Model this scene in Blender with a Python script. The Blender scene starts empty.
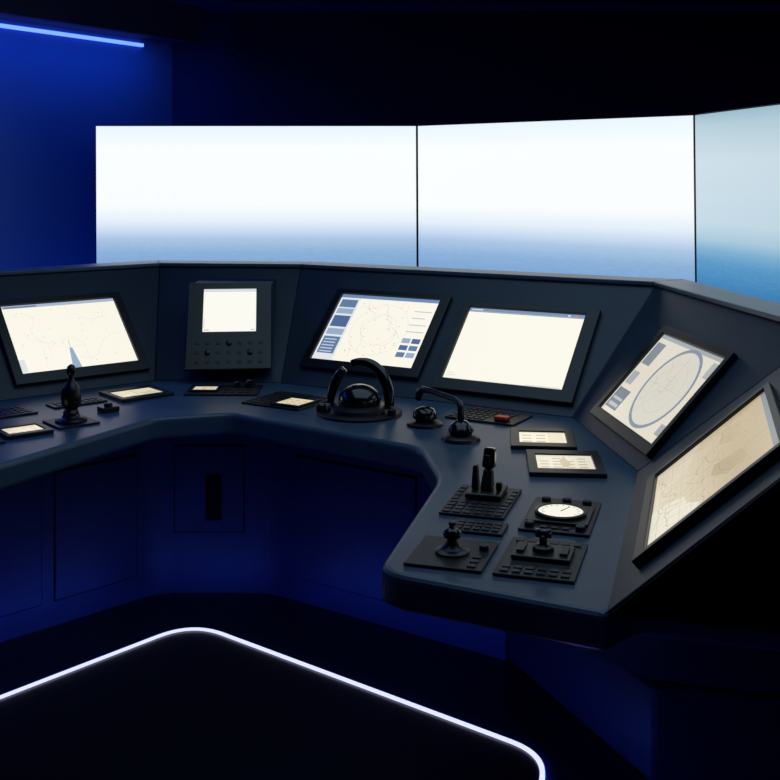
import bpy, bmesh, math, random
from mathutils import Matrix, Vector
random.seed(4)
S=bpy.context.scene
S.view_settings.view_transform='Standard'
COL=S.collection

# ------------------------------------------------------------------ materials
def lin(c): 
    return tuple(((v/255)/12.92 if v/255<=.04045 else ((v/255+.055)/1.055)**2.4) for v in c)
def rgba(c): return lin(c)+(1,)
def mat_paint(name,c,rough=.5,spec=.5,metal=0,bump=.0,scale=300,var=.12,coat=0):
    m=bpy.data.materials.new(name); m.use_nodes=True; nt=m.node_tree; b=nt.nodes['Principled BSDF']
    b.inputs['Roughness'].default_value=rough; b.inputs['Metallic'].default_value=metal
    b.inputs['Specular IOR Level'].default_value=spec; b.inputs['Coat Weight'].default_value=coat
    tc=nt.nodes.new('ShaderNodeTexCoord'); n=nt.nodes.new('ShaderNodeTexNoise'); n.inputs['Scale'].default_value=6
    n.inputs['Detail'].default_value=4
    r=nt.nodes.new('ShaderNodeValToRGB'); l=lin(c)
    r.color_ramp.elements[0].position=.3; r.color_ramp.elements[1].position=.7
    r.color_ramp.elements[0].color=tuple(v*(1-var) for v in l)+(1,); r.color_ramp.elements[1].color=tuple(min(1,v*(1+var)) for v in l)+(1,)
    nt.links.new(tc.outputs['Object'],n.inputs['Vector']); nt.links.new(n.outputs['Fac'],r.inputs['Fac']); nt.links.new(r.outputs['Color'],b.inputs['Base Color'])
    if bump:
        n2=nt.nodes.new('ShaderNodeTexNoise'); n2.inputs['Scale'].default_value=scale
        bp=nt.nodes.new('ShaderNodeBump'); bp.inputs['Strength'].default_value=bump; bp.inputs['Distance'].default_value=.001
        nt.links.new(tc.outputs['Object'],n2.inputs['Vector']); nt.links.new(n2.outputs['Fac'],bp.inputs['Height']); nt.links.new(bp.outputs['Normal'],b.inputs['Normal'])
    return m
_em={}
def emis(c,s=1.0):
    k=(tuple(c),s)
    if k in _em: return _em[k]
    m=bpy.data.materials.new('glow_%d_%d_%d'%tuple(c)); m.use_nodes=True; nt=m.node_tree
    b=nt.nodes['Principled BSDF']; b.inputs['Base Color'].default_value=(0.01,0.01,0.01,1); b.inputs['Roughness'].default_value=.25
    b.inputs['Emission Color'].default_value=rgba(c); b.inputs['Emission Strength'].default_value=s
    _em[k]=m; return m
PAINT=mat_paint('console_paint',(58,82,104),.36,.5,bump=.12)
PANEL=mat_paint('console_panel_paint',(32,47,64),.45,.45,bump=.12)
CAB=mat_paint('cabinet_paint',(42,54,90),.42,.35,bump=.1)
PED=mat_paint('pedestal_paint',(20,26,46),.5,.25,bump=.1)
MATTE=mat_paint('matte_black_paint',(7,8,13),.7,.15)
BLACK=mat_paint('black_plastic',(12,13,16),.36,.5)
BLACK2=mat_paint('black_gloss_plastic',(8,9,12),.18,.55,coat=.25)
SATIN=mat_paint('black_satin_plastic',(9,10,13),.32,.5)
PLATE=mat_paint('device_plate',(16,20,26),.42,.45,bump=.2)
KEY=mat_paint('key_plastic',(25,29,36),.42,.45)
GREY=mat_paint('grey_marking',(74,80,90),.5,.4)
RED=mat_paint('red_plastic',(190,24,24),.35,.5)
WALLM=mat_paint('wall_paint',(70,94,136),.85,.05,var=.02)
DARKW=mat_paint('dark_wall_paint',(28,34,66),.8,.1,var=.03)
CEILM=mat_paint('ceiling_paint',(34,42,74),.8,.2)
FLOORM=mat_paint('floor_vinyl',(11,13,26),.27,.4,bump=.1,scale=60)
STEEL=mat_paint('dark_steel',(30,32,38),.4,.5,metal=.6)

# ------------------------------------------------------------------ mesh helpers
def link(o,parent=None):
    COL.objects.link(o)
    if parent: o.parent=parent
    return o
def mesh(name,verts,faces,mats,parent=None,smooth=False,fm=None):
    me=bpy.data.meshes.new(name); me.from_pydata([tuple(v) for v in verts],[],faces)
    if not isinstance(mats,(list,tuple)): mats=[mats]
    for m in mats: me.materials.append(m)
    if fm:
        for p,i in zip(me.polygons,fm): p.material_index=i
    else:
        bm=bmesh.new(); bm.from_mesh(me); bmesh.ops.recalc_face_normals(bm,faces=bm.faces); bm.to_mesh(me); bm.free()
    if smooth:
        for p in me.polygons: p.use_smooth=True
    return link(bpy.data.objects.new(name,me),parent)
def bev(o,w,seg=2,angle=30):
    m=o.modifiers.new('bevel','BEVEL'); m.width=w; m.segments=seg; m.limit_method='ANGLE'; m.angle_limit=math.radians(angle)
    return o
BF=[(3,2,1,0),(4,5,6,7),(0,1,5,4),(1,2,6,5),(2,3,7,6),(3,0,4,7)]
def box(name,x0,x1,y0,y1,z0,z1,m,parent=None,b=0,seg=2):
    v=[(x0,y0,z0),(x1,y0,z0),(x1,y1,z0),(x0,y1,z0),(x0,y0,z1),(x1,y0,z1),(x1,y1,z1),(x0,y1,z1)]
    o=mesh(name,v,BF,m,parent)
    if b: bev(o,b,seg)
    return o
def cbox(name,cx,cy,w,d,z0,z1,m,parent=None,b=0): return box(name,cx-w/2,cx+w/2,cy-d/2,cy+d/2,z0,z1,m,parent,b)
def prism(name,poly,z0,z1,m,parent=None,b=0,seg=2):
    n=len(poly); v=[(x,y,z0) for x,y in poly]+[(x,y,z1) for x,y in poly]
    f=[tuple(range(n))[::-1],tuple(range(n,2*n))]+[(i,(i+1)%n,n+(i+1)%n,n+i) for i in range(n)]
    o=mesh(name,v,f,m,parent)
    if b: bev(o,b,seg)
    return o
def loft(name,pa,pb,m,parent=None,b=0):
    n=len(pa); v=list(pa)+list(pb)
    f=[tuple(range(n))[::-1],tuple(range(n,2*n))]+[(i,(i+1)%n,n+(i+1)%n,n+i) for i in range(n)]
    o=mesh(name,v,f,m,parent)
    if b: bev(o,b)
    return o
def lathe(name,prof,m,parent=None,seg=32,at=(0,0,0),sx=1,sy=1):
    v=[];f=[]
    for r,z in prof:
        for k in range(seg):
            a=2*math.pi*k/seg; v.append((at[0]+r*math.cos(a)*sx,at[1]+r*math.sin(a)*sy,at[2]+z))
    for i in range(len(prof)-1):
        for k in range(seg):
            a=i*seg+k;b=i*seg+(k+1)%seg; f.append((a,b,b+seg,a+seg))
    f.append(tuple(range(seg))[::-1]); f.append(tuple(range((len(prof)-1)*seg,len(prof)*seg)))
    o=mesh(name,v,f,m,parent,smooth=True)
    e=o.modifiers.new('edges','EDGE_SPLIT'); e.split_angle=math.radians(40)
    return o
def tube(name,path,r,m,parent=None,seg=16,rs=None,flat=1.0):
    P=[Vector(p) for p in path]; v=[];f=[]; prev=None
    for i,p in enumerate(P):
        t=(P[min(i+1,len(P)-1)]-P[max(i-1,0)]).normalized()
        if prev is None:
            a=Vector((0,1,0)) if abs(t.y)<.9 else Vector((1,0,0)); nx=t.cross(a).normalized()
        else: nx=(prev-t*prev.dot(t)).normalized()
        prev=nx; ny=t.cross(nx); rr=rs[i] if rs else r
        for k in range(seg):
            a=2*math.pi*k/seg; v.append(p+nx*math.cos(a)*rr+ny*math.sin(a)*rr*flat)
    for i in range(len(P)-1):
        for k in range(seg):
            a=i*seg+k;b=i*seg+(k+1)%seg; f.append((a,b,b+seg,a+seg))
    f.append(tuple(range(seg))[::-1]); f.append(tuple(range((len(P)-1)*seg,len(P)*seg)))
    return mesh(name,v,f,m,parent,smooth=True)
def frame(name,o4,i4,z0,z1,zi,m,parent=None):
    def q(r,z): x0,x1,y0,y1=r; return [(x0,y0,z),(x1,y0,z),(x1,y1,z),(x0,y1,z)]
    v=q(o4,z0)+q(o4,z1)+q(i4,z1)+q(i4,zi); f=[(3,2,1,0),(12,13,14,15)]
    for i in range(4):
        j=(i+1)%4; f+=[(i,j,4+j,4+i),(4+i,4+j,8+j,8+i),(8+i,8+j,12+j,12+i)]
    o=mesh(name,v,f,m,parent); bev(o,.003,2); return o
def fillet(poly,rad,n=6):
    out=[];N=len(poly)
    for i,p in enumerate(poly):
        r=rad[i] if isinstance(rad,(list,tuple)) else rad
        p=Vector(p)
        if r<=0: out.append(tuple(p)); continue
        a=(Vector(poly[i-1])-p); b=(Vector(poly[(i+1)%N])-p)
        A=p+a.normalized()*r; B=p+b.normalized()*r
        for k in range(n+1):
            t=k/n; out.append(tuple((1-t)**2*A+2*t*(1-t)*p+t*t*B))
    return out
def empty(name,label,cat,loc=(0,0,0),rz=0,M=None,group=None):
    e=bpy.data.objects.new(name,None); e.empty_display_size=.05
    e.matrix_world=M if M is not None else Matrix.Translation(loc)@Matrix.Rotation(rz,4,'Z')
    COL.objects.link(e); e['label']=label; e['category']=cat
    if group: e['group']=group
    return e
def tag(o,label,cat,group=None):
    o['label']=label;o['category']=cat
    if group:o['group']=group
def struct(o): o['kind']='structure'; return o

# screen content: flat graphics shown on a display (rect, line, ring, disc, poly) in 0..1 coordinates
def display(name,x0,x1,y0,y1,z,base,items,parent,strength=1.0,label=None):
    W=x1-x0;H=y1-y0; v=[];f=[];fm=[];mats=[emis(base,strength)];idx={tuple(base):0}
    def mi(c):
        c=tuple(c)
        if c not in idx: idx[c]=len(mats); mats.append(emis(c,strength))
        return idx[c]
    def add(pts,zz,c):
        s=len(v); v.extend([(x0+p[0]*W,y0+p[1]*H,zz) for p in pts]); f.append(tuple(range(s,s+len(pts)))); fm.append(mi(c))
    add([(0,0),(1,0),(1,1),(0,1)],z,base)
    for n,it in enumerate(items):
        zz=z+.0003+.00002*n; k=it[0];c=it[-1]
        if k=='r': _,a,b,cc,d,_c=it; add([(a,b),(cc,b),(cc,d),(a,d)],zz,c)
        elif k=='p': add(it[1],zz,c)
        elif k=='l':
            pts=it[1];w=it[2]
            for p,q in zip(pts,pts[1:]):
                dx=(q[0]-p[0])*W;dy=(q[1]-p[1])*H;L=math.hypot(dx,dy) or 1; nx=-dy/L*w/2/W;ny=dx/L*w/2/H
                add([(p[0]-nx,p[1]-ny),(q[0]-nx,q[1]-ny),(q[0]+nx,q[1]+ny),(p[0]+nx,p[1]+ny)],zz,c)
        elif k=='o':
            _,cx,cy,r,w,_c=it; N=48
            for i in range(N):
                a=2*math.pi*i/N;b=2*math.pi*(i+1)/N
                g=lambda t,R:(cx+R*math.cos(t)/W,cy+R*math.sin(t)/H)
                add([g(a,r-w),g(a,r),g(b,r),g(b,r-w)],zz,c)
        elif k=='d':
            _,cx,cy,r,_c=it; add([(cx+r*math.cos(2*math.pi*i/32)/W,cy+r*math.sin(2*math.pi*i/32)/H) for i in range(32)],zz,c)
    o=mesh(name,v,f,mats,parent,fm=fm)
    if label:o['label']=label
    return o
def wig(x,y,n,step,ang,turn=.6,lim=(0.02,.98,.02,.98)):
    pts=[(x,y)]
    for i in range(n):
        ang+=random.uniform(-turn,turn); x+=math.cos(ang)*step; y+=math.sin(ang)*step*1.4
        if not(lim[0]<x<lim[1] and lim[2]<y<lim[3]): break
        pts.append((x,y))
    return pts

# ------------------------------------------------------------------ console planes
ZW=.78; ZT=1.28; CAPW=.165
class Pl:
    def __init__(s,p,ang,tilt):
        s.p=Vector(p); a=math.radians(ang); s.t=math.radians(tilt)
        s.d=Vector((math.cos(a),math.sin(a))); s.n=Vector((-math.sin(a),math.cos(a)))
    def at(s,z,extra=0): return s.p+s.n*((z-.86)/math.tan(s.t)+extra)
    def M(s,u,v,off=.001):
        X=Vector((s.d.x,s.d.y,0)); Y=Vector((s.n.x*math.cos(s.t),s.n.y*math.cos(s.t),math.sin(s.t))); Z=X.cross(Y)
        o=Vector((s.p.x,s.p.y,.86))+X*u+Y*v+Z*off
        return Matrix(((X.x,Y.x,Z.x,o.x),(X.y,Y.y,Z.y,o.y),(X.z,Y.z,Z.z,o.z),(0,0,0,1)))
PA=Pl((-1.655,4.844),39.9,45); PB=Pl((-.83,5.242),-6,42); PC=Pl((.2335,4.77),-30.6,45)
PD=Pl((.828,4.19),-84.3,48); PE=Pl((.798,3.19),-106.1,42)
PLS=[PA,PB,PC,PD,PE]
def isect(a,z,e,b):
    p=a.at(z,e);q=b.at(z,e); den=a.d.x*b.d.y-a.d.y*b.d.x; r=q-p
    t=(r.x*b.d.y-r.y*b.d.x)/den; return p+a.d*t
def ring(z,e=0):
    out=[PA.at(z,e)-PA.d*.9]
    for a,b in zip(PLS,PLS[1:]): out.append(isect(a,z,e,b))
    out.append(PE.at(z,e)+PE.d*.83); return out
RB=ring(ZW);RT=ring(ZT);RO=ring(ZT,CAPW);RI=ring(ZT,-.012)
def v3(p,z): return (p.x,p.y,z)
names=['dark slate sloped instrument housing carrying a chart monitor','dark slate sloped instrument housing with a square control panel',
 'long dark slate sloped instrument housing with two monitors','dark slate sloped instrument housing with the radar monitor','sloped slate housing at the console end with a chart monitor']
for i in range(5):
    g=PLS[i].d*.0012
    g0=g if i>0 else g*0; g1=g if i<4 else g*0
    e=empty('instrument_housing',names[i],'console',loc=((RB[i].x+RB[i+1].x)/2,(RB[i].y+RB[i+1].y)/2,ZW+.001))
    inv=Matrix.Translation(-Vector(e.location))
    b0,b1,t0,t1,o0,o1=RB[i]+g0,RB[i+1]-g1,RT[i]+g0,RT[i+1]-g1,RO[i]+g0,RO[i+1]-g1
    z0=ZW+.001;z1=ZT
    V=[v3(b0,z0),v3(b1,z0),v3(o1,z0),v3(o0,z0),v3(t0,z1),v3(t1,z1),v3(o1,z1),v3(o0,z1)]
    V=[inv@Vector(q) for q in V]
    bev(mesh('housing_body',V,BF,PANEL,e),.003,1)
    c0,c1=RI[i]+g0,RI[i+1]-g1
    V=[v3(c0,z1+.001),v3(c1,z1+.001),v3(o1,z1+.001),v3(o0,z1+.001),v3(c0,z1+.02),v3(c1,z1+.02),v3(o1,z1+.02),v3(o0,z1+.02)]
    V=[inv@Vector(q) for q in V]
    bev(mesh('cap_ledge',V,BF,PAINT,e),.004,2)
    if i==4:   # near-black sheet added over the console end to keep it dark
        d=PE.d; q=[(RB[5]+PE.n*.01,.7815),(RO[5],.7815),(RO[5],ZT),(RT[5],ZT)]
        A=[inv@Vector(v3(p+d*.0015,z)) for p,z in q]; B_=[inv@Vector(v3(p+d*.010,z)) for p,z in q]
        loft('end_dark_sheet',A,B_,MATTE,e)

# worktop
front=[(-1.62,3.08),(-.95,4.377),(-.652,4.47),(.105,3.90),(.158,3.50),(-.035,2.675),(.478,2.41)]
fr=[0,.05,.05,.07,.09,.08,.0]
back=[(p.x,p.y) for p in RO[::-1]]
endin=RB[5]+PE.n*.06-PE.d*.10; endout=RO[5]-PE.d*.10
poly=front+[tuple(endin),tuple(endout)]+back[1:]
poly=fillet(poly,fr+[0]*(len(poly)-7))
wt=prism('console_worktop',poly,.69,ZW,PAINT,b=.018,seg=3)
wt['label']='continuous slate blue worktop wrapping around the operator position'; wt['category']='worktop'

# cabinets (rounded shared front corners)
Fv=[Vector((-1.75,3.80)),Vector((-.977,4.57)),Vector((-.51,4.57)),Vector((.42,3.93))]
RC=ring(ZT,CAPW-.03)
def cornerpts(k,r=.09):
    p=Fv[k]; A=p+(Fv[k-1]-p).normalized()*r; B=p+(Fv[k+1]-p).normalized()*r
    f=lambda t:(1-t)**2*A+2*t*(1-t)*p+t*t*B
    return [f(i/8) for i in range(9)]
def cabinet(i,label,doors):
    f0,f1=Fv[i],Fv[i+1]; d=(f1-f0).normalized(); ang=math.atan2(d.y,d.x)
    M=Matrix.Translation(v3(f0,0))@Matrix.Rotation(ang,4,'Z'); e=empty('console_cabinet',label,'cabinet',M=M); inv=M.inverted()
    def L(p): q=inv@Vector((p.x,p.y,0)); return (q.x,q.y)
    pts=([f0] if i==0 else cornerpts(i)[4:])+([f1] if i==2 else cornerpts(i+1)[:5])
    pts=[L(p) for p in pts]; g=.0005
    pts[0]=(pts[0][0]+g,pts[0][1]); pts[-1]=(pts[-1][0]-g,pts[-1][1])
    c=L(RC[i+1]);dd=L(RC[i])
    prism('cabinet_body',pts+[(c[0]-g,c[1]),(dd[0]+g,dd[1])],0,.688,CAB,e)
    for (x0,x1,zz0,zz1,h) in doors:
        dr=box('door',x0,x1,-.008,-.002,zz0,zz1,CAB,e,b=.002)
        s=.005; box('door_gap_shade',x0-s,x1+s,-.0019,-.0003,zz0-s,zz1+s,MATTE,dr)  # black sheet behind the door stands in for its shaded gap
        if h:
            hx,hz0,hz1=h; box('handle',hx-.033,hx+.033,-.022,-.0085,hz0,hz1,MATTE,dr,b=.005)
    return e
cabinet(0,'blue lit console cabinet with a flat access door',[(.14,.56,.10,.60,None),(.62,.98,.10,.60,None)])
cabinet(1,'narrow console cabinet with a black recessed door pull',[(.07,.36,.26,.62,(.235,.31,.50))])
cabinet(2,'wide blue lit console cabinet with flat access doors',[(.16,.74,.10,.60,None)])
e=empty('console_pedestal','dark pedestal cabinet carrying the cantilevered console wing','cabinet',loc=(.6,3.2,0))
sh=lambda L:[(x-.6,y-3.2) for x,y in L]
pp=[(.422,3.928),(.75,3.12),(1.35,2.95),(RC[4].x,RC[4].y),(RC[3].x,RC[3].y)]
prism('cabinet_body',sh(pp),0,.30,PED,e,b=.02)
tp=[(.30,3.78),(.10,2.82),(RC[5].x-.02,RC[5].y+.05),(RC[4].x,RC[4].y),(RC[3].x,RC[3].y)]
loft('flared_top',[(x,y,.301) for x,y in sh(pp)],[(x,y,.688) for x,y in sh(tp)],PED,e,b=.02)

# ------------------------------------------------------------------ monitors
CREAM=(250,246,232)
def monitor(pl,u0,u1,v0,v1,bz,label,base,items,strength=1.0):
    uc=(u0+u1)/2; M=pl.M(uc,v0-bz[2]); e=empty('monitor',label,'monitor',M=M)
    w=(u1-u0)/2;h=v1-v0;bl,br,bb,bt=bz
    frame('bezel',(-w-bl,w+br,0,bb+h+bt),(-w,w,bb,bb+h),0,.024,.012,BLACK,e)
    display('screen',-w+.002,w-.002,bb+.002,bb+h-.002,.0135,base,items,e,strength)
    return e
BL1=(96,124,160);BL2=(150,172,200);PALE=(222,226,222)
it=[('r',0,.955,1,1,(170,182,205)),('r',.02,.965,.3,.985,(100,118,150))]
for k in range(7): it.append(('l',wig(random.random()*.8+.1,random.random()*.8+.1,16,.035,random.random()*6),.0014,(222,220,208)))
for k in range(26):
    x=random.random()*.9+.04;y=random.random()*.85+.05; it.append(('r',x,y,x+.008,y+.008,random.choice([(190,180,170),(214,150,140),(160,165,180)])))
it+=[('p',[(.42,.0),(.50,.0),(.475,.30),(.45,.30)],BL2),('l',[(.462,.02),(.462,.42)],.002,(140,156,186)),('r',.0,.02,.05,.2,PALE)]
monitor(PA,.008,.575,0,.395,(.045,.04,.055,.03),'black framed monitor showing a pale navigation chart',CREAM,it)
it=[('r',0,.95,1,1,(110,138,180)),('r',.0,.0,.21,.95,(226,230,234))]
for a,b,c in [(.80,.92,BL1),(.70,.78,BL2),(.50,.67,(80,104,150)),(.38,.47,BL2),(.10,.35,BL1)]: it.append(('r',.02,a,.19,b,c)) 
for k in range(5): it.append(('r',.035,.12+k*.045,.16,.135+k*.045,(200,210,225)))
it+=[('o',.53,.5,.15,.0014,(212,216,216)),('o',.53,.5,.09,.0012,(214,218,218))]
for k in range(9): it.append(('l',wig(.3+random.random()*.45,.15+random.random()*.7,14,.025,random.random()*6,.8,(.23,.8,.05,.93)),.0016,random.choice([(210,202,188),(196,204,214),(222,190,180)])))
for k in range(30):
    x=.25+random.random()*.5;y=random.random()*.85+.05; it.append(('r',x,y,x+.009,y+.01,random.choice([(170,160,150),(120,145,190),(210,150,135)])))
for k in range(6):
    x=.80+(k%2)*.095; y=.14+(k//2)*.10; it.append(('r',x,y,x+.08,y+.07,(BL1,BL2,(80,104,150))[k%3]))
it+=[('r',.80,.5,.97,.51,BL2),('r',.80,.6,.97,.61,BL2),('r',.80,.7,.93,.71,BL2),('r',.80,.8,.97,.81,BL2)]
monitor(PC,-.715,-.165,.03,.43,(.04,.05,.05,.025),'black framed monitor showing a chart with blue menu blocks',CREAM,it)
it=[('r',0,.955,1,1,(120,142,175)),('r',.0,.945,1,.952,(60,80,120)),('r',.02,.97,.12,.985,(210,220,235)),('r',.86,.965,.88,.985,(220,225,235)),('r',.92,.965,.94,.985,(220,120,110)),
    ('r',.0,0,1,.012,(190,196,200)),('r',.02,.05,.10,.06,(220,216,205)),('r',.02,.08,.08,.09,(220,216,205)),('l',[(.7,.02),(.98,.02)],.003,(200,196,190))]
monitor(PC,0.0,.561,0,.40,(.035,.06,.06,.03),'black framed monitor showing an almost blank pale page',CREAM,it)
R0=(142,154,170)
it=[('r',0,.955,1,1,(176,182,186)),('d',.60,.50,.168,(230,226,212)),('o',.60,.50,.178,.015,R0),('o',.60,.50,.11,.0014,(196,200,198)),('o',.60,.50,.055,.0014,(196,200,198)),
    ('l',[(.60,.5),(.60,.9)],.002,(170,174,180)),('l',[(.42,.1),(.78,.9)],.0016,(194,198,198)),('l',[(.32,.5),(.88,.5)],.0014,(204,204,202)),
    ('r',.02,.62,.16,.9,(142,150,160)),('r',.02,.36,.13,.52,(180,184,186)),('r',.02,.05,.22,.30,(126,136,148)),('r',.04,.08,.2,.12,(196,200,200)),('r',.04,.16,.2,.19,(196,200,200)),
    ('r',.9,.75,.985,.93,(190,192,192)),('r',.9,.08,.985,.2,(172,178,182))]
for k in range(7): it.append(('l',wig(.45+random.random()*.3,.3+random.random()*.4,9,.025,random.random()*6,.8,(.36,.84,.12,.88)),.002,(206,192,168)))
monitor(PD,.010,.605,-.008,.37,(.04,.026,.042,.03),'black framed monitor showing a round radar plot',(238,232,214),it,.86)
# tan chart: soft bands from bright near edge to deeper tan
it=[]
def mixc(a,b,t): return tuple(int(round(a[i]*(1-t)+b[i]*t)) for i in range(3))
for k in range(24):
    t=k/23; it.append(('r',0,1-(k+1)/24 if False else k/24,1,(k+1)/24,mixc((234,224,200),(204,184,148),min(1,t*1.25))))
it+=[('p',[(.56,0),(1,0),(1,.34),(.9,.40),(.78,.30),(.66,.27),(.6,.15)],(240,234,216)),('p',[(0,0),(.26,0),(.30,.16),(.2,.32),(.08,.34),(0,.4)],(228,216,190)),  # pale corner polygons are screen glare painted into the chart
    ('p',[(.12,.60),(.3,.57),(.42,.68),(.36,.82),(.17,.78)],(204,184,148)),('p',[(.56,.52),(.68,.49),(.82,.62),(.78,.78),(.62,.74)],(198,178,142)),('r',0,.955,1,1,(140,146,150))]
for k in range(13): it.append(('l',[(.075*k+.05,0),(.075*k+.05,.95)],.001,(196,178,146)))
for k in range(10): it.append(('l',[(0,.092*k+.06),(1,.092*k+.06)],.001,(196,178,146)))
for k in range(22): it.append(('l',wig(random.random()*.8+.05,random.random()*.8+.05,18,.03,random.random()*6,.7),.0016,random.choice([(176,154,120),(184,164,132),(166,150,126)])))
for k in range(60):
    x=random.random()*.85+.04;y=random.random()*.85+.05; it.append(('r',x,y,x+.01,y+.006,(164,144,112)))
monitor(PE,.01,.675,0,.405,(.03,.028,.035,.022),'black framed monitor showing a tan coastal chart',(216,198,164),it,.80)

# square control unit with a display and rows of buttons, standing proud of the sloped housing
PU=Pl((-.762,5.11),6,58)
e=empty('instrument_unit','black square unit with white display above rows of knobs','control panel',M=PU.M(0,-.015))
Mi=e.matrix_world.inverted()
fq=[(-.197,0),(.197,0),(.197,.445),(-.197,.445)]
fr_=[Vector((x,y,0)) for x,y in fq]; wq=[e.matrix_world@p for p in fr_]
def onB(p):
    base=PB.at(p.z); y=base.y+(p.x-base.x)*PB.d.y/PB.d.x
    return Vector((p.x,y-.005,p.z))
bq=[Mi@onB(p) for p in wq]
loft('mounting_wedge',bq,[p-Vector((0,0,.0005)) for p in fr_],PANEL,e,b=.004)
frame('bezel',(-.2,.2,-.004,.452),(-.128,.128,.19,.418),0,.012,.006,SATIN,e)
display('screen',-.127,.127,.191,.417,.0075,(250,248,238),[('r',.0,.93,1,1,(214,218,220)),('r',.02,.03,.12,.05,(180,180,176)),('r',.9,.03,.97,.05,(180,180,176)),('l',[(.02,.1),(.02,.3)],.002,(170,176,186))],e)
for r in range(3):
    for c in range(7):
        x=-.15+c*.05;y=.034+r*.048
        if (r==1 and c in(1,5)) or (r==2 and c==3): lathe('knob',[(.014,.0121),(.013,.022),(.009,.024)],BLACK,e,20,at=(x,y,0))
        else:
            box('button',x-.010,x+.010,y-.007,y+.007,.0121,.0145,PLATE,e,b=.001)
            if (r+c)%2==0: box('button_mark',x-.006,x+.006,y+.009,y+.011,.0121,.0126,GREY,e)

# ------------------------------------------------------------------ devices on the worktop
Z0=ZW+.0005
def keys(e,x0,y0,nx,ny,px,py,w,d,z,m=KEY,skip=(),h=.003):
    first=None
    for j in range(ny):
        for i in range(nx):
            if (i,j) in skip: continue
            if first is None:
                first=box('key',-w/2,w/2,-d/2,d/2,0,h,m,e,b=.001); o=first
            else:
                o=first.copy(); COL.objects.link(o); o.parent=e
            o.location=(x0+i*px,y0+j*py,z)
PH=.008; PZ=.0082
def plate(e,w,d,h=PH,m=None,x=0,y=0): return cbox('base_plate',x,y,w,d,0,h,m or PLATE,e,b=.003)
def rot(d): return math.radians(d)
def small_display(x,y,r,w,d,label,base=(238,226,196),items=None,mx=.025,my=.045):
    e=empty('console_display',label,'display',loc=(x,y,Z0),rz=rot(r))
    frame('bezel',(-w/2,w/2,-d/2,d/2),(-w/2+mx,w/2-mx,-d/2+my,d/2-my),0,.015,.009,BLACK,e)
    display('screen',-w/2+mx+.001,w/2-mx-.001,-d/2+my+.001,d/2-my-.001,.0102,base,items or [],e,.9); return e
def rows(n,cols,c=(186,176,156)):
    out=[]
    for j in range(n):
        for i in range(cols):
            if random.random()<.7:
                x=.06+i*.9/cols;y=.12+j*.8/n; out.append(('r',x,y,x+.6/cols,y+.25/n,c))
    return out
small_display(-1.133,4.84,40,.25,.24,'black framed flat display glowing cream',items=rows(4,5)+[('r',.55,.1,.95,.5,(222,208,172))])
small_display(-1.40,4.13,38,.18,.18,'small black framed display beside the joystick',items=rows(3,4),mx=.022,my=.035)
small_display(.563,4.0,-6,.235,.29,'black framed flat display beside the button panel',(244,236,212),rows(3,3)+[('r',.62,.1,.95,.9,(232,222,192))],mx=.032,my=.058)
small_display(.59,3.655,-5,.25,.30,'black framed flat display showing a pale chart',(238,230,208),rows(4,4)+[('p',[(.45,.1),(.62,.3),(.5,.9),(.4,.6)],(206,192,160))],mx=.03,my=.058)

e=empty('joystick','tall black joystick with a slim bulbous grip on a plate','joystick',loc=(-1.262,4.288,Z0),rz=rot(40))
plate(e,.17,.17)
lathe('joystick_base',[(.062,PZ),(.062,.014),(.05,.022),(.036,.026)],BLACK,e)
lathe('rubber_boot',[(.036,.0265),(.030,.036),(.031,.044),(.024,.054)],SATIN,e)
lathe('grip',[(.024,.0545),(.037,.072),(.040,.10),(.037,.13),(.024,.155),(.011,.17),(.010,.187)],SATIN,e)
lathe('knob',[(.010,.1875),(.016,.194),(.019,.208),(.015,.224),(.005,.232)],SATIN,e)
def keypad(x,y,r,w,d,nx,ny,label,skip=()):
    e=empty('keypad',label,'keypad',loc=(x,y,Z0),rz=rot(r)); plate(e,w,d)
    mx=w*.86/nx; my=d*.8/ny; keys(e,-mx*(nx-1)/2,-my*(ny-1)/2,nx,ny,mx,my,mx*.7,my*.65,PZ,KEY,skip); return e
keypad(-1.60,4.44,40,.26,.17,8,4,'flat black keypad with small keys')
keypad(-1.535,3.96,40,.20,.17,6,4,'flat black keypad with small keys')
keypad(-1.345,4.655,40,.24,.10,7,2,'narrow black keypad strip behind the joystick')
e=empty('selector_switch','small black selector box with a round knob','switch',loc=(-1.17,4.50,Z0),rz=rot(40))
cbox('switch_box',0,0,.075,.06,0,.022,BLACK,e,b=.004); lathe('knob',[(.018,.0222),(.017,.034),(.01,.036)],KEY,e,20)
# strip on narrow worktop
e=empty('control_strip','black control strip with a small lit display and a knob','control panel',loc=(-.755,4.93,Z0),rz=0)
plate(e,.33,.22); frame('display_frame',(-.15,-.02,-.065,.065),(-.138,-.032,-.045,.045),PZ,.016,.011,BLACK,e)
display('screen',-.137,-.033,-.044,.044,.0122,(236,222,190),rows(2,3),e,.8)
keys(e,.015,-.07,4,2,.033,.045,.022,.026,PZ); lathe('knob',[(.024,PZ),(.022,.036),(.015,.04)],BLACK2,e,24,at=(.11,.065,0))
lathe('knob',[(.016,PZ),(.015,.028),(.010,.031)],BLACK2,e,24,at=(.05,.065,0))
e=empty('control_keyboard','black control keyboard with a lit display beside the helm','control panel',loc=(-.44,4.70,Z0),rz=rot(-31))
plate(e,.30,.28); frame('display_frame',(-.01,.14,-.125,.045),(.002,.128,-.105,.025),PZ,.016,.011,BLACK,e)
display('screen',.003,.127,-.104,.024,.0122,(240,226,190),rows(3,3),e,.85)
keys(e,-.13,-.11,5,6,.025,.04,.018,.026,PZ); keys(e,.01,.075,5,2,.028,.035,.02,.02,PZ)

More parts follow.
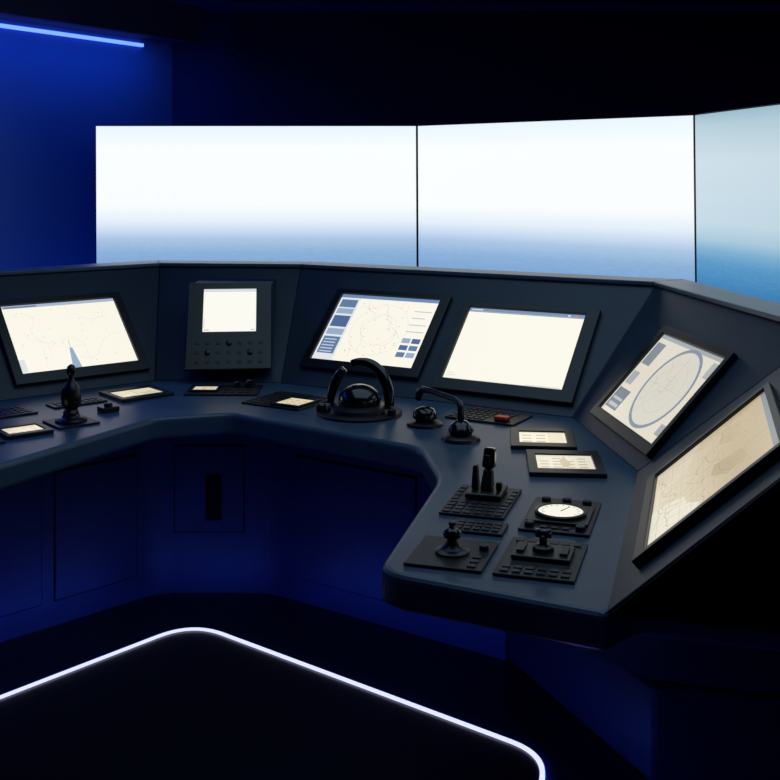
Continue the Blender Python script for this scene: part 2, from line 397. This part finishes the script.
# helm
e=empty('helm_control','black helm dome inside a broad open hand hoop','helm',loc=(-.125,4.46,Z0),rz=rot(-12))
lathe('base_plate',[(.175,0),(.175,.010),(.168,.014)],PLATE,e,48)
lathe('helm_base',[(.135,.0145),(.13,.03),(.10,.042)],BLACK,e,40)
lathe('dome',[(.078,.0425)]+[(.088*math.cos(a),.055+.066*math.sin(a)) for a in [-.15+i*(math.pi/2+.1)/12 for i in range(12)]],BLACK2,e,40)
path=[(.125*math.cos(a),.0+.04*math.sin(a),.035+.172*math.sin(a)) for a in [math.pi*i/36 for i in range(0,37)]]
tube('hand_hoop',path[:23],.02,BLACK2,e,rs=[.016+.008*math.sin(math.pi*min(1,(i+4)/22)) for i in range(23)],flat=.8)
tube('hand_hoop',path[25:],.02,BLACK2,e,rs=[.014+.007*math.sin(math.pi*min(1,(i+1)/12)) for i in range(12)],flat=.8)
lathe('knob',[(.022,.0145),(.020,.04),(.014,.045)],SATIN,e,20,at=(-.15,-.05,0))
lathe('knob',[(.018,.0145),(.017,.036),(.012,.04)],SATIN,e,20,at=(.148,-.06,0))

# round control and angular lever beside the helm
e=empty('trackball','squat black round trackball control on a disc base','trackball',loc=(.137,4.25,Z0),rz=0)
lathe('base',[(.072,0),(.07,.010),(.05,.018)],BLACK,e,28)
lathe('ball',[(.036,.0185),(.048,.03),(.047,.050),(.034,.066),(.012,.073)],BLACK2,e,28)
e=empty('angled_lever','black angular lever with a bent arm on a round base','lever',loc=(.262,4.01,Z0),rz=0)
lathe('lever_base',[(.074,0),(.07,.012),(.05,.022)],BLACK,e,28)
lathe('lever_boot',[(.042,.0225),(.048,.038),(.038,.058),(.020,.072)],BLACK2,e,28)
tube('lever_arm',[(0,0,.068),(.0,.0,.118),(-.006,.012,.136),(-.02,.04,.142),(-.10,.175,.146),(-.134,.222,.144),(-.146,.235,.13),(-.152,.238,.10)],.011,SATIN,e,rs=[.012,.012,.012,.010,.011,.014,.016,.012])
# button panel with red button
e=empty('button_panel','black button panel with a red push button','control panel',loc=(.40,4.385,Z0),rz=rot(-31))
plate(e,.30,.20); keys(e,-.128,-.07,9,5,.027,.036,.019,.024,PZ,skip=((6,0),(7,0),(8,0),(6,1),(7,1),(8,1)))
cbox('red_button',.085,-.055,.055,.045,PZ,.026,RED,e,b=.006)
for k in range(3): cbox('red_key',-.09+.034*k*1.5,.091,.02,.010,PZ,.014,RED,e,b=.002)
# throttle
RW=-17
e=empty('throttle_control','compact black throttle handle on a keypad plate','throttle',loc=(.274,3.235,Z0),rz=rot(RW))
plate(e,.19,.30); keys(e,-.076,-.13,6,4,.0305,.032,.022,.022,PZ); keys(e,-.08,.0,1,4,.036,.038,.018,.026,PZ); keys(e,.082,.0,1,4,.036,.038,.018,.026,PZ)
cbox('lever_housing',.002,.06,.11,.13,PZ,.026,BLACK,e,b=.007)
loft('lever',[(-.014,.03,.0262),(.022,.03,.0262),(.022,.085,.0262),(-.014,.085,.0262)],[(-.008,.06,.085),(.018,.06,.085),(.018,.09,.085),(-.008,.09,.085)],SATIN,e,b=.005)
o=loft('lever_grip',[(-.020,-.02,0),(.020,-.02,0),(.020,.02,0),(-.020,.02,0)],[(-.015,-.016,.06),(.019,-.016,.06),(.019,.018,.06),(-.015,.018,.06)],BLACK2,e,b=.007); o.location=(.006,.077,.0855); o.rotation_euler=(rot(-8),0,0)
box('grip_button',-.004,.014,.048,.056,.10,.13,KEY,e,b=.002)
loft('side_lever',[(-.042,.04,.0262),(-.022,.04,.0262),(-.022,.08,.0262),(-.042,.08,.0262)],[(-.040,.055,.095),(-.026,.055,.095),(-.026,.08,.095),(-.040,.08,.095)],SATIN,e,b=.004)
box('side_switch',.0325,.05,.045,.07,.0262,.05,BLACK,e,b=.004)
# gauge panel
e=empty('gauge_panel','black instrument plate with a lit round gauge and small knobs','gauge',loc=(.489,3.095,Z0),rz=rot(RW))
plate(e,.195,.31)
cbox('gauge_bezel',0,-.01,.172,.172,PZ,.016,BLACK,e,b=.003)
lathe('gauge_rim',[(.073,.0162),(.074,.023),(.066,.025),(.066,.0202),(.001,.02)],SATIN,e,40,at=(0,-.01,0))
vv=[(0.0635*math.cos(2*math.pi*k/40),-.01+.0635*math.sin(2*math.pi*k/40),.0212) for k in range(40)];ff=[tuple(range(40))];fmm=[0]
for k in range(13):
    a=math.pi*(-.15+1.3*k/12); c,s=math.cos(a),math.sin(a); b=len(vv)
    for rr,w in((.047,-.0012),(.047,.0012),(.056,.0012),(.056,-.0012)): vv.append((c*rr-s*w,-.01+s*rr+c*w,.0216))
    ff.append((b,b+1,b+2,b+3)); fmm.append(1)
b=len(vv); vv+=[(-.003,-.012,.0217),(.003,-.012,.0217),(.022,.034,.0217),(.019,.036,.0217)]; ff.append((b,b+1,b+2,b+3)); fmm.append(1)
mesh('gauge_face',vv,ff,[emis((246,242,226),.95),emis((90,92,96),.9)],e,fm=fmm)
for x,y in((-.06,.115),(0,.12),(.06,.115),(-.07,-.125),(.07,-.125)): lathe('knob',[(.014,PZ),(.013,.020),(.009,.022)],KEY,e,18,at=(x,y,0))
keys(e,-.03,-.125,3,1,.03,.03,.02,.018,PZ)
keypad(.245,2.993,RW,.15,.10,5,3,'small black switch panel between the joystick and the throttle')
# squat joystick on plate
e=empty('joystick','squat black joystick knob on a square plate','joystick',loc=(.16,2.785,Z0),rz=rot(RW))
plate(e,.20,.22)
lathe('joystick_base',[(.045,PZ),(.045,.013),(.034,.019)],BLACK,e)
lathe('rubber_boot',[(.032,.0195),(.020,.028),(.013,.042)],SATIN,e)
lathe('knob',[(.012,.0425),(.022,.047),(.025,.056),(.020,.066),(.009,.071),(.007,.076)],BLACK2,e)
lathe('knob_cap',[(.007,.0765),(.010,.079),(.009,.085),(.004,.087)],SATIN,e,20)
keys(e,.07,-.085,1,3,.03,.032,.022,.02,PZ); lathe('knob',[(.013,PZ),(.012,.02),(.008,.022)],KEY,e,18,at=(.075,.04,0))
# lever panel
e=empty('lever_panel','black plate with a short double lever and side switches','control panel',loc=(.385,2.745,Z0),rz=rot(RW))
plate(e,.20,.28)
cbox('lever_housing',0,.02,.15,.11,PZ,.020,BLACK,e,b=.005)
lathe('pivot',[(.028,.0202),(.026,.030),(.016,.036)],SATIN,e,24,at=(0,.02,0))
tube('lever',[(0,.02,.034),(0,.026,.056)],.010,SATIN,e); tube('lever_grip',[(-.020,.028,.060),(.020,.028,.060)],.011,BLACK2,e)
keys(e,-.075,-.115,6,2,.03,.028,.021,.018,PZ); keys(e,-.075,.112,6,1,.03,.03,.021,.018,PZ)
for x in(-.055,.055): cbox('rocker',x,.02,.02,.06,.0202,.026,KEY,e,b=.002)

# ------------------------------------------------------------------ projection screens
def sea(name,strength,stops,hz,zlo,zhi,wave=.05):
    m=bpy.data.materials.new(name); m.use_nodes=True; nt=m.node_tree; b=nt.nodes['Principled BSDF']
    b.inputs['Base Color'].default_value=(.01,.01,.01,1); b.inputs['Roughness'].default_value=.4
    tc=nt.nodes.new('ShaderNodeTexCoord'); sp=nt.nodes.new('ShaderNodeSeparateXYZ'); nt.links.new(tc.outputs['Object'],sp.inputs[0])
    mr=nt.nodes.new('ShaderNodeMapRange'); mr.inputs['From Min'].default_value=zlo; mr.inputs['From Max'].default_value=zhi
    nt.links.new(sp.outputs['Z'],mr.inputs['Value'])
    r=nt.nodes.new('ShaderNodeValToRGB'); cr=r.color_ramp
    for i,(p,c) in enumerate(stops):
        p=(p-zlo)/(zhi-zlo)
        el=cr.elements[i] if i<2 else cr.elements.new(p)
        el.position=p; el.color=rgba(c)
    nt.links.new(mr.outputs[0],r.inputs['Fac'])
    mp=nt.nodes.new('ShaderNodeMapping'); mp.inputs['Scale'].default_value=(9,9,80); nt.links.new(tc.outputs['Object'],mp.inputs[0])
    n=nt.nodes.new('ShaderNodeTexNoise'); n.inputs['Scale'].default_value=2; n.inputs['Detail'].default_value=8; n.inputs['Roughness'].default_value=.65; nt.links.new(mp.outputs[0],n.inputs['Vector'])
    sm=nt.nodes.new('ShaderNodeMapRange'); sm.inputs['From Min'].default_value=hz; sm.inputs['From Max'].default_value=hz-.12
    nt.links.new(sp.outputs['Z'],sm.inputs['Value'])
    mu=nt.nodes.new('ShaderNodeMath'); mu.operation='MULTIPLY_ADD'; nt.links.new(n.outputs['Fac'],mu.inputs[0]); mu.inputs[1].default_value=wave*6; mu.inputs[2].default_value=1-wave*3
    mx=nt.nodes.new('ShaderNodeMix'); mx.inputs[2].default_value=1.0; nt.links.new(sm.outputs[0],mx.inputs[0]); nt.links.new(mu.outputs[0],mx.inputs[3])
    ms=nt.nodes.new('ShaderNodeMath'); ms.operation='MULTIPLY'; ms.inputs[1].default_value=strength; nt.links.new(mx.outputs[0],ms.inputs[0])
    nt.links.new(r.outputs['Color'],b.inputs['Emission Color']); nt.links.new(ms.outputs[0],b.inputs['Emission Strength'])
    return m
ZS1=2.117;HS=1.25;ZS0=ZS1-HS
top=[Vector(p) for p in((-2.043,7.5),(.187,7.5),(1.745,6.21),(2.125,4.11))]
off=HS*math.tan(math.radians(.8))
def offset_line(P,o):
    ds=[(b-a).normalized() for a,b in zip(P,P[1:])]; ns=[Vector((-d.y,d.x)) for d in ds]; out=[P[0]+ns[0]*o]
    for i in range(1,len(P)-1):
        bis=(ns[i-1]+ns[i]).normalized(); out.append(P[i]+bis*(o/bis.dot(ns[i])))
    out.append(P[-1]+ns[-1]*o); return out
bot=offset_line(top,off); topb=offset_line(top,.06); botb=offset_line(top,off+.06)
def bigscreen(i,mat,label):
    d=(top[i+1]-top[i]).normalized(); ang=math.atan2(d.y,d.x); M=Matrix.Translation((top[i].x,top[i].y,0))@Matrix.Rotation(ang,4,'Z')
    e=empty('display_wall_screen',label,'screen',M=M); inv=M.inverted()
    L=(top[i+1]-top[i]).length
    g=.0015
    def P(p,z,s): q=inv@Vector((p.x,p.y,z)); q.x+=s; return q
    n=Vector((-d.y,d.x))*.006
    V=[P(bot[i]+n,ZS0,g),P(bot[i+1]+n,ZS0,-g),P(botb[i+1],ZS0,-g),P(botb[i],ZS0,g),P(top[i]+n,ZS1,g),P(top[i+1]+n,ZS1,-g),P(topb[i+1],ZS1,-g),P(topb[i],ZS1,g)]
    mesh('screen_housing',V,BF,BLACK,e)
    g=.008
    mesh('screen_surface',[P(bot[i],ZS0+g,g),P(bot[i+1],ZS0+g,-g),P(top[i+1],ZS1-g,-g),P(top[i],ZS1-g,g)],[(0,1,2,3)],mat,e)
    for x in(L*.25,L*.75):
        box('stand_post',x-.04,x+.04,.18,.26,.02,ZS0+.5,STEEL,e,b=.005)
        box('stand_foot',x-.06,x+.06,-.1,.55,0,.0195,STEEL,e,b=.004)
    return e
stops=[(.80,(90,136,188)),(1.12,(122,164,210)),(1.24,(142,178,216)),(1.33,(172,199,229)),(1.38,(200,218,240)),(1.45,(228,239,250)),(1.56,(250,253,255)),(1.95,(250,254,255)),(2.12,(232,245,254))]
sm1=sea('sea_view',1.0,stops,1.37,.8,2.2,.06)
st3=[(.80,(34,104,166)),(1.12,(50,122,178)),(1.28,(84,150,196)),(1.35,(124,174,206)),(1.41,(168,200,218)),(1.50,(192,214,226)),(1.85,(200,218,228)),(2.04,(178,204,216)),(2.12,(152,188,204))]  # dimming from the steep viewing angle is put into these colours
sm3=sea('sea_view_oblique',.94,st3,1.37,.8,2.2,.12)
bigscreen(0,sm1,'large bright screen showing hazy sky over blue sea')
bigscreen(1,sm1,'large bright screen showing pale sky and sea horizon')
bigscreen(2,sm3,'dimmer large screen showing blue sea and grey sky')

# ------------------------------------------------------------------ floor light strip
led=fillet([(-2.9,1.84),(-.774,4.253),(.468,3.285),(.22,2.0)],[0,.17,.12,0],10)
def ribbon(pts,w,z0,z1,mats,name):
    P=[Vector(p) for p in pts];L=[];R=[]
    for i,p in enumerate(P):
        t=(P[min(i+1,len(P)-1)]-P[max(i-1,0)]).normalized(); n=Vector((-t.y,t.x)); L.append(p+n*w/2); R.append(p-n*w/2)
    n=len(P); v=[v3(p,z0) for p in L]+[v3(p,z0) for p in R]+[v3(p,z1) for p in L]+[v3(p,z1) for p in R]; f=[];fm=[]
    for i in range(n-1): f+=[(2*n+i,3*n+i,3*n+i+1,2*n+i+1),(i,2*n+i,2*n+i+1,i+1),(n+i,n+i+1,3*n+i+1,3*n+i),(i,i+1,n+i+1,n+i)]; fm+=[0,1,0,2]
    f+=[(0,2*n,3*n,n),(n-1,2*n-1,4*n-1,3*n-1)]; fm+=[2,2]
    return mesh(name,v,f,mats,fm=fm)
o=ribbon(led,.015,.0005,.0065,[emis((205,210,255),1.3),emis((44,84,255),50),BLACK],'floor_light_strip'); tag(o,'glowing white blue light strip set in the floor','light strip')  # strong blue glow on the console-facing side is added to wash the cabinets

# ------------------------------------------------------------------ room
cx,cy=-1.765,8.77; wd=Vector((-.544,-.839))
le=Vector((cx,cy))+wd*7.2
H=3.1
fl=struct(prism('floor',[(le.x-.3,le.y),(le.x-.3,-3.2),(6.2,-3.2),(6.2,9.2),(cx-.4,9.2)],-.1,0,FLOORM))
ce=struct(prism('ceiling',[(le.x-.3,le.y),(le.x-.3,-3.2),(6.2,-3.2),(6.2,9.2),(cx-.4,9.2)],H,H+.1,CEILM))
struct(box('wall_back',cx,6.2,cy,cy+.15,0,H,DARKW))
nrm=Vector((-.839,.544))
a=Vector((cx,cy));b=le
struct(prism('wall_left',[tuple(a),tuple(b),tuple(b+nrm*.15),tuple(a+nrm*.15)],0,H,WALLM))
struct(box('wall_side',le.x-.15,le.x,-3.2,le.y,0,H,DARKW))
struct(box('wall_right',6.0,6.15,-3.05,cy,0,H,DARKW))
struct(box('wall_rear',le.x,6.0,-3.2,-3.05,0,H,DARKW))
inn=-nrm
s0=a+wd*.02
struct(prism('trim_1',[tuple(s0+inn*.001),tuple(s0+inn*.34),tuple(b+inn*.34),tuple(b+inn*.001)],2.84,H-.001,CEILM))
struct(prism('lamp_lip',[tuple(s0+inn*.341),tuple(s0+inn*.36),tuple(b+inn*.36),tuple(b+inn*.341)],2.815,H-.001,CEILM))  # lip added to keep the cove lamp out of the camera's sight
o=prism('wall_light_strip',[tuple(a+wd*.34+inn*.004),tuple(a+wd*.34+inn*.03),tuple(b+inn*.03),tuple(b+inn*.004)],2.775,2.80,emis((76,108,255),3.2))
tag(o,'bright blue white light strip along the top of the wall','light strip')
struct(box('trim_2',-1.2,5.9,7.0,7.06,H-.08,H-.001,CEILM))
struct(box('trim_3',-1.2,5.9,8.0,8.06,H-.06,H-.001,CEILM))

# ------------------------------------------------------------------ lights
def area(name,loc,rotv,sx,sy,e,c,spread=180):
    l=bpy.data.lights.new(name,'AREA'); l.shape='RECTANGLE'; l.size=sx;l.size_y=sy;l.energy=e;l.color=c; l.spread=rot(spread)
    o=bpy.data.objects.new(name,l); o.location=loc;o.rotation_euler=rotv; COL.objects.link(o); return o
ang=math.atan2(wd.y,wd.x)
mid=(a+wd*3.4)+inn*.30
area('cove_light',(mid.x,mid.y,2.838),(0,0,ang),6.2,.05,34,(.012,.13,1.0))
mid=(a+wd*2.4)+inn*.45
area('left_wall_fill',(mid.x,mid.y,.06),(math.pi,0,ang),4.4,.10,34,(.012,.12,1.0))  # unseen fill added so the left wall stays blue lower down
area('back_wall_fill',(1.9,8.3,.06),(math.pi,0,0),5.5,.10,5,(.03,.08,1.0))  # unseen fill added to lift the back wall to dark navy
area('overhead_soft_fill',(.5,3.9,3.0),(0,0,0),3.2,3.0,25,(.49,.76,1.0))  # soft overhead fill added to bring out the worktops
area('rear_blue_fill',(1.2,-1.8,2.7),(rot(78),0,rot(-5)),3.0,.8,4,(.05,.14,1.0))  # weak blue fill added behind the camera for the dark near end
w=bpy.data.worlds.new('room_air'); S.world=w; w.use_nodes=True
w.node_tree.nodes['Background'].inputs[0].default_value=(.02,.05,.2,1); w.node_tree.nodes['Background'].inputs[1].default_value=.1

# ------------------------------------------------------------------ camera
cam=bpy.data.cameras.new('camera'); cam.lens=50; cam.sensor_width=36; cam.shift_y=-212/780; cam.clip_start=.05
co=bpy.data.objects.new('camera',cam); co.location=(0,0,1.75); co.rotation_euler=(math.pi/2,0,0); COL.objects.link(co); S.camera=co
